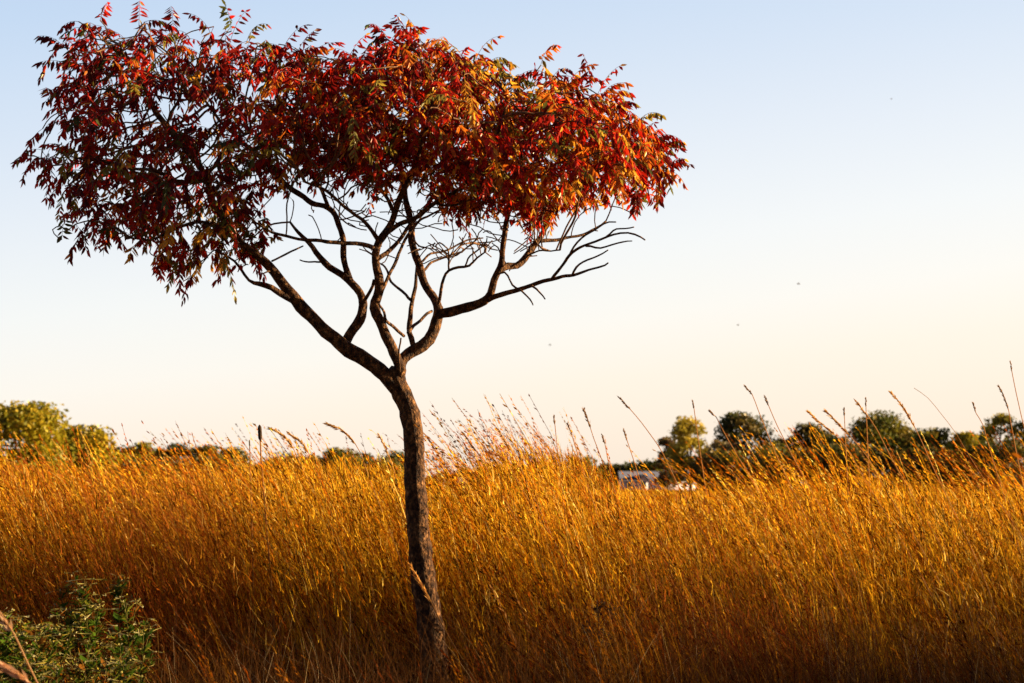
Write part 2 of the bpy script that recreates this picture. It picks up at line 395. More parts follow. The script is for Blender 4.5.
# ------------------------------------------------------------------ grass
def vnoise(x,y,s,seed=0.):
    return np.array([mnoise.noise(Vector((a*s+seed,b*s,seed))) for a,b in zip(x,y)])
def interp(px,tab):
    a=np.array(tab,float); return np.interp(px,a[:,0],a[:,1])
DT=[(-200,458),(0,464),(60,472),(90,470),(120,480),(160,480),(200,474),(280,464),(330,464),(400,468),(428,488),(455,491),(472,482),(495,458),(530,450),(570,453),(600,472),(625,490),(700,493),(760,491),(800,490),(840,481),(900,483),(950,491),(1024,489),(1300,476)]
def ribbons(acc, base, h, lean, droop, az, w, yaw, col, nseg=6, taper=.35, tcol=None):
    """vectorised bent ribbons; returns centre lines (n,nseg+1,3)"""
    n=len(h); t=np.linspace(0,1,nseg+1)[None,:]
    off=h[:,None]*(lean[:,None]*t+droop[:,None]*t**2.6)
    z=h[:,None]*(t-.35*(droop[:,None]**2)*t**4)
    Cx=base[:,0,None]+np.cos(az)[:,None]*off; Cy=base[:,1,None]+np.sin(az)[:,None]*off; Cz=base[:,2,None]+z
    C=np.stack([Cx,Cy,Cz],-1)
    ww=(w[:,None]*(1-(1-taper)*t))[:,:,None]*.5
    S=np.stack([np.cos(yaw),np.sin(yaw),np.zeros(n)],-1)[:,None,:]
    V=np.stack([C-S*ww,C+S*ww],2).reshape(n,-1,3)      # n,(nseg+1)*2,3
    i=np.arange(nseg)*2
    F=np.stack([i,i+1,i+3,i+2],-1)
    nv=(nseg+1)*2
    FF=(F[None]+ (np.arange(n)*nv)[:,None,None]).reshape(-1,4)
    CC=np.repeat(col[:,None,:],nv,1)
    if tcol is not None:
        tt=np.repeat(t,2,axis=1).reshape(1,nv,1)
        CC=CC*(1-tt)+tcol[:,None,:]*tt
    acc.add(V.reshape(-1,3),FF,CC.reshape(-1,3))
    return C
def plume(acc, C, sel, col, ns, length, spread, w):
    """spikelets along the last part of centre lines"""
    C=C[sel]; n=len(C); nb=4 if C.shape[1]>7 else 2
    if n==0: return
    for k in range(ns):
        f=(k+rng.random(n)*.8)/ns
        f=f**.8; fi=f*nb; i0=np.minimum(fi.astype(int),nb-1)+C.shape[1]-1-nb; ar=np.arange(n)
        A=C[ar,i0]; B=C[ar,i0+1]; p=A+(B-A)*(fi-np.floor(fi).clip(0,nb-1))[:,None]
        T=B-A; T/=np.linalg.norm(T,axis=1)[:,None]+1e-9
        R=rng.normal(0,1,(n,3)); R-=T*(R*T).sum(1)[:,None]; R/=np.linalg.norm(R,axis=1)[:,None]+1e-9
        sp=spread*(1-.4*f)[:,None]
        d=T+R*sp+np.array([-.15,0,-.1]); d/=np.linalg.norm(d,axis=1)[:,None]
        L=(length*(1-.35*f)*rng.uniform(.6,1.3,n))[:,None]
        Wd=np.cross(d,rng.normal(0,1,(n,3))); Wd/=np.linalg.norm(Wd,axis=1)[:,None]+1e-9
        W=(w*rng.uniform(.7,1.3,n))[:,None]
        V=np.stack([p-d*L*.1,p+d*L*.5+Wd*W,p+d*L,p+d*L*.5-Wd*W],1)
        F=np.arange(n)[:,None]*4+np.array([[0,1,2,3]])
        acc.add(V.reshape(-1,3),F,np.repeat((col[sel]*rng.uniform(.5,1.45,(n,1))).clip(0,.9)[:,None,:],4,1).reshape(-1,3))
GP=np.array([(.76,.42,.022),(.86,.52,.04),(.48,.16,.008),(.13,.035,.005),(.90,.64,.16),(.62,.28,.012),(.22,.14,.010)])
GW=np.array([.20,.14,.22,.18,.08,.13,.05])
def grass_cols(n, patch):
    k=rng.choice(len(GP),n,p=GW/GW.sum()); c=GP[k]*rng.uniform(.45,1.3,(n,1))
    rust=np.clip(patch*1.6,0,1)[:,None]
    return c*(1-rust)+np.array([.34,.10,.02])*rng.uniform(.7,1.25,(n,1))*rust
tall=Acc()
def tall_stand(ntuft, y0, y1, per, wk, margin_r=4.0, side=False, front=False):
    # tufts ---------------------------------------------------------
    y=np.sqrt(rng.uniform(y0**2,y1**2,ntuft)); 
    u=rng.uniform(-1,1,ntuft); x=np.where(u<0,u*(.265*y+.6),u*(.265*y+margin_r))
    if side: x=.262*y+.95+rng.uniform(0,7.5,ntuft)      # the stand goes on to the right of the view
    cl=vnoise(x,y,.55,3.)
    keep=rng.random(ntuft)<.8+1.5*cl
    x,y,cl=x[keep],y[keep],cl[keep]
    tx=np.repeat(x,per); ty=np.repeat(y,per); n=len(tx); tc=np.repeat(cl,per)
    tuftn=np.repeat(rng.normal(0,1,len(x)),per)
    rr=rng.normal(0,.055,(n,2)); bx=tx+rr[:,0]; by=ty+rr[:,1]
    px=512+FPX*bx/by
    dt=interp(px,DT)
    top=EYE+(487-dt)*by/FPX
    h=top*(1+.03*tuftn)-np.abs(rng.normal(0,.22,n))+.05
    tail=rng.random(n)<interp(px,[(0,.16),(400,.12),(420,.03),(466,.03),(488,.3),(590,.3),(620,.10),(640,.05),(700,.05),(750,.13),(800,.3),(910,.3),(950,.16),(1024,.2)])
    tl=interp(px,[(0,30),(250,34),(420,18),(470,42),(600,42),(640,34),(760,42),(1024,46)])
    h=np.where(tail,top+.10+rng.exponential(.5,n).clip(0,1.3)*tl*by/FPX,h)
    if side: h=1.72+rng.normal(0,.2,n)
    if front: h=np.interp(by,[9.4,11.8],[.48,.92])+rng.normal(0,.12,n)+.45*np.repeat(cl,per)
    h=np.clip(h,.4,2.6)
    lean=rng.normal(.09,.11,n)+interp(px,[(0,.07),(300,.08),(450,.05),(700,.07),(1024,.07)])
    droop=np.abs(rng.normal(.10,.14,n))+.12*tail+interp(px,[(0,.05),(400,.03),(800,.07),(1024,.08)])
    az=math.pi+rng.normal(0,.65,n).clip(-1.1,1.1)
    bx2=bx+h*.12    # stems lean back to the left over their own spot
    base=np.stack([bx2,by,np.zeros(n)],1)
    col=grass_cols(n,np.repeat(vnoise(x,y,.75,11.)*1.5-.12,per))
    if front: col=col*np.array([.42,.33,.4])  # dead undergrowth is browner; the foreground shade is also darkened into its colour
    w=rng.uniform(.0028,.0075,n)*wk
    hh=h/np.sqrt(1+(lean+droop)**2*.35)
    C=ribbons(tall,base,hh,lean,droop,az,w,rng.uniform(0,math.pi,n),col*.85,7,.45,col)
    sel=rng.random(n)<np.where(tail,.97,.6)
    pc=col*np.array([1.0,.86,.85])*rng.uniform(.8,1.2,(n,1))
    tb=np.where(tail&sel)[0]; plume(tall,C,tb,np.clip(pc*1.1,0,.85),16,.05*wk**.5,.5,.0045*wk)
    plume(tall,C,np.where(sel)[0],np.clip(pc,0,.85),20,.034*wk**.5,.40,.0034*wk)
    # leaves on/around stems ---------------------------------------
    m=int(n*2.4); q=rng.integers(0,n,m)
    b=base[q]+np.concatenate([rng.normal(0,.04,(m,2)),np.zeros((m,1))],1)
    b[:,2]=rng.uniform(0,.8,m)*h[q]*.75
    hl=rng.uniform(.12,.45,m)
    hl=np.minimum(hl,(h[q]*.92-b[:,2]).clip(.1,9))
    b[:,0]-=lean[q]*b[:,2]*.8
    ribbons(tall,b,hl,rng.normal(.3,.25,m),np.abs(rng.normal(.3,.35,m)),math.pi+rng.normal(0,1.1,m),rng.uniform(.004,.010,m)*wk,rng.uniform(0,math.pi,m),col[q]*rng.uniform(.7,1.1,(m,1)),5,.1)
tall_stand(1250,11.75,14.5,9,1.0)
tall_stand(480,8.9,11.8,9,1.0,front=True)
tall_stand(1150,14.5,20,8,1.2)
tall_stand(1000,20,36,7,1.7)
tall_stand(1500,4.5,12.0,9,1.15,side=True)
# broken leaf bits and curled blades caught among the stems
n=70000
y=np.sqrt(rng.uniform(11.0**2,17**2,n)); x=rng.uniform(-1,1,n)*(.265*y+.4)
tp=EYE+(487-interp(512+FPX*x/y,DT))*y/FPX
z=tp*rng.uniform(.25,.98,n)**.8
c=grass_cols(n,vnoise(x,y,.75,11.)*1.5-.05)*rng.uniform(.7,1.15,(n,1))
c=np.where(rng.random(n)[:,None]<.3,c*.35,c)
ribbons(tall,np.stack([x,y,z],1),rng.uniform(.03,.11,n),rng.normal(.35,.4,n),np.abs(rng.normal(.3,.4,n)),math.pi+rng.normal(0,.9,n),rng.uniform(.003,.0075,n),rng.uniform(0,math.pi,n),c,4,.15)
o=tall.build('tall_grass',M_grass); tag(o,'tall dry golden prairie grass with feathery seed heads leaning left','grass',kind='stuff')

# low thatch in front and round the tree foot
low=Acc()
n=26000
y=rng.uniform(8.2,12.6,n); x=rng.uniform(-1,1,n)*(.27*y+.5)
okp=np.ones(n,bool)
h=rng.uniform(.25,.78,n)+.22*vnoise(x[:],y[:],.9,5.)
h*=np.interp(y,[8,9.5,12.6],[.85,1.0,1.55])
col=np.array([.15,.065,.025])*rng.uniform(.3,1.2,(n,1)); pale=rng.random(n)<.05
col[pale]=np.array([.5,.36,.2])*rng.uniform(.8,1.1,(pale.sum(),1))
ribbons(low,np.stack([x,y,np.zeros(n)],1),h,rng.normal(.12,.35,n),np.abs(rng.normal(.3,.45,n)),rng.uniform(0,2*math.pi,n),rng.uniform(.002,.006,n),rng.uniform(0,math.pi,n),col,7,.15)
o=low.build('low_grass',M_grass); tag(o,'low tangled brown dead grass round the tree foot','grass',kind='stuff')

# open field beyond
far=Acc()
n=90000
y=34*np.exp(rng.random(n)*math.log(420/34)); x=rng.uniform(-1,1,n)*(.27*y+3)
hz=EYE-.40-.10*rng.random(n)+.05*vnoise(x,y,.05,9.)
w=.012*y/12*rng.uniform(.5,1.6,n)
col=grass_cols(n,vnoise(x,y,.06,2.)-.2)*np.array([1.0,1.0,.9])
ribbons(far,np.stack([x,y,np.zeros(n)],1),hz,rng.normal(.12,.1,n),np.abs(rng.normal(.08,.08,n)),math.pi+rng.normal(0,.5,n),w,rng.uniform(0,math.pi,n),col,3,.25)
o=far.build('field_grass',M_grass); tag(o,'open field of shorter golden grass reaching the far trees','grass',kind='stuff')

# ground ----------------------------------------------------------------
g=Acc(); xs=[-3000,-600,-150,-40,0,40,150,600,3000]; ys=[-300,-20,0,8,20,60,200,450,900,6000]
V=[(a,b,0.) for b in ys for a in xs]; nx=len(xs)
F=[[j*nx+i,j*nx+i+1,(j+1)*nx+i+1,(j+1)*nx+i] for j in range(len(ys)-1) for i in range(nx-1)]
o=g.add(V,F); o=g.build('ground',M_soil); tag(o,kind='structure')

# ------------------------------------------------------------------ distant trees
def bg_tree(cx,top,hw,d,pal,label,name='field_tree',airy=.0,low=.15,nf=None,lean=0):
    s=d/FPX; b=P(cx,490,d); H=EYE+(487-top)*s; W=hw*s
    root=empty(name,(b[0],d,0)); tag(root,label,'tree' if 'bush' not in name else 'bush',group='trees along the far edge of the field')
    R=random.Random(int(cx*13+top)); g=np.random.default_rng(int(abs(cx)*7+top))
    ta=Acc(); tx=b[0]
    tr=max(.12,H*.022)
    tp=[(tx,d,-.1),(tx+R.uniform(-.2,.2),d,H*.3),(tx+R.uniform(-.3,.3),d,H*.6),(tx+R.uniform(-.3,.3),d,H*.88)]
    tube(ta,catmull(tp,H/8),np.linspace(tr,tr*.25,len(catmull(tp,H/8))),6)
    ncl=int(38+24*(1-airy)); cls=[]
    for _ in range(ncl):
        a=R.uniform(0,2*math.pi); e=R.uniform(-1,1); rr=R.uniform(.25,1)**.5
        zz=(low+(1-low)*(.5+.5*e))
        prof=math.sqrt(max(0,1-abs((zz-.55)/.5)**2.4)) if zz>.55 else 1-.35*((.55-zz)/.55)
        c=np.array([tx+W*.86*rr*prof*math.cos(a),d+W*.86*rr*prof*math.sin(a),H*(zz*.93)])
        cls.append(c)
        if R.random()<.35:
            p0=np.array([tx,d,c[2]*R.uniform(.45,.75)])
            mid=(p0+c)/2+np.array([0,0,-.03*H])
            tube(ta,[p0,mid,c],[tr*.35,tr*.22,tr*.08],4)
    ca=Acc(); N=int((nf or (3600 if hw>20 else 2000)*(1-.45*airy))*2.2)
    k=g.integers(0,ncl,N); rc=W*(.22-.06*airy)
    ctr=np.array(cls)[k]+np.clip(g.normal(0,1,(N,3)),-2,2)*np.array([rc,rc,rc*.62])
    sz=(g.uniform(1.0,2.4,N)*s*(1.35 if low==.02 and nf==8500 else 1))[:,None]
    u=g.normal(0,1,(N,3)); u/=np.linalg.norm(u,axis=1)[:,None]; v=np.cross(u,g.normal(0,1,(N,3))); v/=np.linalg.norm(v,axis=1)[:,None]
    V=np.stack([ctr-u*sz,ctr+v*sz*.6,ctr+u*sz,ctr-v*sz*.6],1)
    ct=np.array(pal)[g.integers(0,len(pal),ncl)][k]*g.uniform(.6,1.35,(N,1))
    ca.add(V.reshape(-1,3),np.arange(N)[:,None]*4+np.array([[0,1,2,3]]),np.repeat(ct[:,None],4,1).reshape(-1,3))
    ta.build('trunk',M_bgbark,root,True); ca.build('crown',M_bgleaf,root)
YG=[(.32,.26,.012),(.20,.19,.014),(.36,.26,.015)]
OL=[(.15,.13,.014),(.09,.10,.014),(.19,.13,.016)]
DK=[(.05,.06,.012),(.08,.08,.014),(.15,.10,.016)]
YL=[(.46,.34,.03),(.34,.27,.03),(.24,.2,.025)]
BR=[(.16,.10,.05),(.12,.09,.04),(.2,.15,.05)]
T=[(-48,410,42,150,YG,'big yellow-green tree cut by the left edge of the picture'),
 (12,409,46,155,YG,'largest rounded yellow-green tree at the far left'),
 (80,430,30,165,YG,'smaller olive-gold tree on the right shoulder of the largest left one'),
 (112,446,18,240,OL,'low round bush-like tree just right of the big left clump'),
 (139,441,15,240,YG,'small light green pointed tree right of the big left clump'),
 (160,448,15,250,OL,'small dull olive tree between the pointed one and a dark rounded one'),
 (182,443,17,250,DK,'small dark rounded tree left of the club-headed stalk'),
 (207,446,16,250,OL,'olive tree left of the thin bare stalk'),
 (233,448,16,260,DK,'dark low tree just behind the thin bare stalk'),
 (287,453,20,260,DK,'dark tree glimpsed through grass right of the club-headed stalk'),
 (312,457,16,260,OL,'low olive tree left of the rounded one near mid-left'),
 (340,448,19,250,OL,'rounded olive tree behind the leaning plumes left of the sumac'),
 (372,455,18,260,DK,'dark tree behind grass a little left of the sumac trunk'),
 (400,452,17,260,OL,'olive tree directly behind the sumac trunk'),
 (434,479,15,290,OL,'far low bush directly behind the foot of the floodlight pole'),
 (450,474,17,300,OL,'lowest far tree right of the floodlight pole'),
 (469,471,17,300,DK,'far dark tree above the small dark shed'),
 (490,467,18,300,DK,'far dark green tree right of the small dark shed'),
 (515,468,18,310,DK,'far dark tree behind the tall middle grass plumes'),
 (545,462,20,380,OL,'far olive tree behind the tall middle grass plumes'),
 (582,457,20,380,OL,'far brown-green tree left of the pale house'),
 (608,464,14,390,DK,'far low dark tree at the left end of the pale house'),
 (632,461,17,390,DK,'far dark tree behind the roof of the pale house'),
 (655,460,15,390,OL,'far olive tree behind the right half of the pale house'),
]
for a in T: bg_tree(*(a if a[0]>90 else (a[0],a[1]-2,a[2]+4,*a[3:])),low=.02 if a[0]<90 else .1,nf=8500 if a[0]<90 else None)
bg_tree(690,414,22,250,YL,'airy tall yellow tree right of the pale house',airy=.5,low=.2,nf=2300)
bg_tree(667,434,12,255,BR,'thin sparse brown tree on the left side of the airy yellow one',airy=.8,low=.25)
bg_tree(744,413,29,245,DK,'tall dark round-topped tree right of the airy yellow one',airy=.25,low=.2,nf=3200)
bg_tree(788,432,13,260,BR,'sparse half-bare brown tree between two dark round trees',airy=.85,low=.2)
bg_tree(814,422,23,245,DK,'dark round-topped tree left of the widest right one',airy=.3,low=.2)
bg_tree(845,437,14,250,OL,'small open tree filling the gap left of the widest right one',airy=.7,low=.2)
bg_tree(878,412,32,240,OL,'widest dark tree on the right with a ragged top',airy=.3,low=.15,nf=3800)
bg_tree(910,426,22,245,DK,'dark tree on the right shoulder of the widest one',low=.1)
bg_tree(940,427,19,240,OL,'olive tree right of the dark shouldered one',low=.1)
bg_tree(966,430,16,235,YG,'yellow-green tree left of the tall open tree at the right edge',low=.05)
bg_tree(1001,411,22,240,YL,'tall open tree with sky gaps near the right edge',airy=.55,low=.1)
bg_tree(1040,408,26,240,OL,'tall olive tree cut by the right edge of the picture',airy=.4,low=.1)
for a_ in [(722,440,16,238,BR,'small brown tree filling the dip between the yellow and the dark round tree'),(772,438,17,250,OL,'small olive tree right of the tall dark round one'),(833,432,15,236,DK,'narrow dark tree touching the left of the widest right tree'),(957,436,16,246,DK,'dark tree behind the yellow-green one near the right edge'),(982,432,14,250,OL,'small olive tree just left of the tall open right tree'),(925,430,16,236,OL,'olive tree pressed against the dark shouldered one')]: bg_tree(*a_,airy=.2,low=.05,nf=1800)
for cx,top,hw,lb in [(60,462,30,'in front of the right side of the big left tree'),(122,468,18,'under the low round tree right of the big left clump'),(150,468,18,'under the small pointed tree at left'),(178,468,18,'under the dark rounded tree left of the club-shaped head'),(206,470,18,'under the olive tree left of the thin bare stalk'),(238,470,18,'under the tree behind the thin bare stalk'),(268,470,18,'just right of the club-shaped head'),(300,470,20,'under the low olive tree near mid-left'),(352,468,22,'between the two rounded trees left of the sumac trunk'),(388,468,18,'just left of the sumac trunk'),(706,468,12,'under the airy yellow tree'),(732,466,20,'under the left of the tall dark round tree'),(768,462,20,'between the tall dark round tree and the half-bare one'),(800,464,18,'under the half-bare brown tree'),(830,462,20,'left of the foot of the widest right tree'),(862,458,20,'under the left side of the widest right tree'),(895,458,20,'under the right side of the widest right tree'),(930,460,18,'under the dark shouldered tree'),(985,458,18,'left of the foot of the tall open right tree'),(1015,458,18,'under the tall open right tree')]:
    bg_tree(cx,top-(15 if cx>690 else 9),hw+5,232,DK if cx%4 else OL,'dark low bush '+lb,name='hedge_bush',low=.02,nf=1100)

# ------------------------------------------------------------------ buildings, poles
def box(acc,x0,x1,y0,y1,z0,z1):
    V=[(x,y,z) for z in(z0,z1) for y in(y0,y1) for x in(x0,x1)]
    acc.add(V,[[0,2,3,1],[4,5,7,6],[0,1,5,4],[2,6,7,3],[0,4,6,2],[1,3,7,5]])
def gable(acc,x0,x1,y0,y1,z0,z1,th=.15,ov=.3):
    # ridge along x ; thick roof slabs
    ym=(y0+y1)/2
    for ya,yb in((y0-ov,ym),(y1+ov,ym)):
        V=[(x0-ov,ya,z0),(x1+ov,ya,z0),(x1+ov,yb,z1),(x0-ov,yb,z1)]
        W=[(a,b,c+th) for a,b,c in V]
        acc.add(V+W,[[0,1,2,3],[4,5,6,7],[0,1,5,4],[2,3,7,6],[0,3,7,4],[1,2,6,5]])
def house(name,label,px0,px1,py_eave,py_ridge,d,depth,mw,mr,wins,door=None,front_gable=None):
    s=d/FPX; X0=(px0-512)*s; X1=(px1-512)*s; zE=EYE+(487-py_eave)*s; zR=EYE+(487-py_ridge)*s
    root=empty(name,((X0+X1)/2,d,0)); tag(root,label,'building')
    w=Acc(); box(w,X0,X1,d,d+depth,0,zE)
    w.add([(X0,d,zE),(X0,d+depth,zE),(X0,d+depth/2,zR)],[[0,1,2]]); w.add([(X1,d,zE),(X1,d+depth,zE),(X1,d+depth/2,zR)],[[0,1,2]])
    w.build('wall',mw,root); r=Acc(); gable(r,X0,X1,d,d+depth,zE+.003,zR)
    if front_gable:
        a,b,pr=front_gable; A=(a-512)*s; B=(b-512)*s; zg=EYE+(487-pr)*s
        f=Acc(); box(f,A,B,d-1.4,d-.002,0,zE)
        f.add([(A,d-1.4,zE),(B,d-1.4,zE),((A+B)/2,d-1.4,zg)],[[0,1,2]])
        f.build('wall',mw,root)
        m=(A+B)/2
        for e in(A-.25,B+.25):
            V=[(e,d-1.7,zE-.1),(e,d+depth/2,zE-.1),(m,d+depth/2,zg),(m,d-1.7,zg)]
            W=[(p,q,c+.15) for p,q,c in V]
            r.add(V+W,[[0,1,2,3],[4,5,6,7],[0,1,5,4],[2,3,7,6],[0,3,7,4],[1,2,6,5]])
    r.build('roof',mr,root)
    for a,b,p0,p1,dy in wins:
        A=(a-512)*s;B=(b-512)*s; z0=EYE+(487-p1)*s; z1=EYE+(487-p0)*s
        f=Acc(); yy=d-dy
        for q in((A-.08,B+.08,z1,z1+.09),(A-.08,B+.08,z0-.09,z0),(A-.08,A,z0,z1),(B,B+.08,z0,z1)): box(f,q[0],q[1],yy-.06,yy-.003,q[2],q[3])
        fo=f.build('window',M_pale,root); p=Acc(); box(p,A,B,yy-.03,yy-.003,z0,z1); p.build('pane',M_glass,fo)
    if door:
        a,b,p0=door; f=Acc(); box(f,(a-512)*s,(b-512)*s,d-.06,d-.003,0,EYE+(487-p0)*s); f.build('door',M_pale,root)
house('house','pale lavender farmhouse with a grey-blue roof half hidden in the grass',621,695,481,472,345,8,M_wall,M_roof,
      [(627,630,483,487,0),(641,645,482,487,1.4),(663,666,483,487,0),(672,675,483,487,0),(683,686,483,487,0)],(655,658,482),(638,647,475))
house('shed','small dark shed with a pale door seen through a gap right of the sumac trunk',459,475,483,479,290,5,M_dark,M_dark,
      [(471,473,485,488,0)],(463,466,484))

def pole(name,label,cat,px,top,d,wpx,mat,parts):
    s=d/FPX; b=P(px,490,d); root=empty(name,(b[0],d,0)); tag(root,label,cat)
    H=EYE+(487-top)*s; a=Acc(); tube(a,[(b[0],d,-.1),(b[0],d,H*.5),(b[0],d,H)],[wpx*s/2]*3,8); a.build('pole',mat,root,True)
    return root,b[0],H,s
root,x,H,s=pole('floodlight_pole','tall pole carrying a cluster of small floodlights just right of the sumac trunk','pole',436.8,459,240,.9,M_metal,0)
a=Acc(); box(a,x-4.3*s,x+5.2*s,240-.06,240+.06,H-.1,H+.02); a.build('crossbar',M_metal,root)
for dx,dz,sx,sz in [(-3.6,.1,1.2,1.8),(0,1.2,1.1,2.2),(4.6,.1,1.1,2.2),(3.3,-8,1.6,2.0)]:
    a=Acc(); cx=x+dx*s; cz=H+dz*s
    V=[];
    for yy,k in((239.55,1.0),(239.9,.75),(240.1,.4)):
        V+=[(cx-sx*s*k,yy,cz-sz*s*k),(cx+sx*s*k,yy,cz-sz*s*k),(cx+sx*s*k,yy,cz+sz*s*k),(cx-sx*s*k,yy,cz+sz*s*k)]
    F=[[0,3,2,1],[8,9,10,11]]
    for q in(0,4):
        for k in range(4): F.append([q+k,q+(k+1)%4,q+4+(k+1)%4,q+4+k])
    a.add(V,F); 
    if dz<-1: box(a,x,x+dx*s,239.95,240.05,cz-.05,cz+.05)
    a.build('lamp_head',M_metal,root)
for px,top,d,lb in [(444,480,110,'pale wooden post nearest the floodlight pole'),(477.5,487,150,'short pale post right of the dark shed'),(487,480,130,'tall pale post furthest right of the dark shed')]:
    s=d/FPX; b=P(px,490,d); H=EYE+(487-top)*s; a=Acc()
    w_=.6*s; tube(a,[(b[0],d,-.1),(b[0],d,H-.05),(b[0],d,H)],[w_,w_,w_*.7],6)
    o=a.build('fence_post',M_pale); tag(o,lb,'post')

# ------------------------------------------------------------------ stalks standing clear
def stalk(pts,d,w,label,head,hw,name='seed_stalk',headmat=None,group='tall seed stalks rising above the grass',col=(.5,.27,.09),hcol=(.42,.24,.11)):
    """pts: pixel points from tip downward, then continues to the ground"""
    q=[P(x,y,d) for x,y in pts]; dx=q[-1]-q[-2]; dx/=abs(dx[2]); l=q[-1].copy()
    q.append(l+dx*l[2]*.5+np.array([0,0,0])); e=q[-1]+dx*q[-1][2]*.4; e[2]=0; q.append(e)
    q=q[::-1]; C=catmull(q,.05); s=d/FPX
    root=empty(name,(C[0][0],d,0)); tag(root,label,'grass stalk' if name=='seed_stalk' else 'plant',group=group)
    a=Acc(); tube(a,C,np.linspace(w*s*.6,w*s*.35,len(C)),5,0,col); a.build('stem',M_grass,root)
    if head:
        L=head*s; h=Acc(); cum=np.cumsum(np.r_[0,np.linalg.norm(np.diff(C,axis=0),axis=1)]); tot=cum[-1]
        at=lambda t:np.array([np.interp(t,cum,C[:,i]) for i in range(3)])
        if headmat:
            ts=np.linspace(tot-L,tot,14); pts_=np.array([at(t) for t in ts]); prof=[.5,.85,1,1,1.05,1,1,1,.95,1,.95,.9,.7,.3]
            tube(h,pts_,[hw*s*.5*p for p in prof],10,.12,(1,1,1)); h.build('seed_head',headmat,root,True)
        else:
            n_=int(16+head*.9)
            for k in range(n_):
                t=tot-L*(1-k/n_); p=at(t); T_=at(min(t+.02,tot))-at(t-.02); T_/=np.linalg.norm(T_)
                for _ in range(2):
                    R_=rng.normal(0,1,3); d_=T_+R_*.2+np.array([-.08,0,-.08]); d_/=np.linalg.norm(d_)
                    ll=hw*s*random.uniform(.8,2.0); W_=np.cross(d_,rng.normal(0,1,3)); W_/=np.linalg.norm(W_); W_*=hw*s*.2
                    h.add([p,p+d_*ll*.5+W_,p+d_*ll,p+d_*ll*.5-W_],[[0,1,2,3]],np.array(hcol)*random.uniform(.7,1.2))
            h.build('seed_head',M_grass,root)
stalk([(259.5,425),(260.3,440),(261,455),(263,480),(265,505)],12.2,2.0,'thick dark club-shaped seed head on an upright stem left of the sumac','',0,name='club_stalk',group=None) if 0 else None
stalk([(259.5,425),(260.3,440),(261.3,460),(263,482),(265,508)],12.0,2.2,'thick dark club-shaped seed head on an upright pale stem at mid-left',15,4.0,name='club_headed_plant',headmat=M_seed,group=None)
stalk([(249.5,440),(250,455),(250.5,475)],12.3,1.6,'thin bare upright stalk just left of the dark club-shaped head',6,1.6,name='bare_stalk',headmat=M_metal,group=None)
SD=(.26,.16,.10)
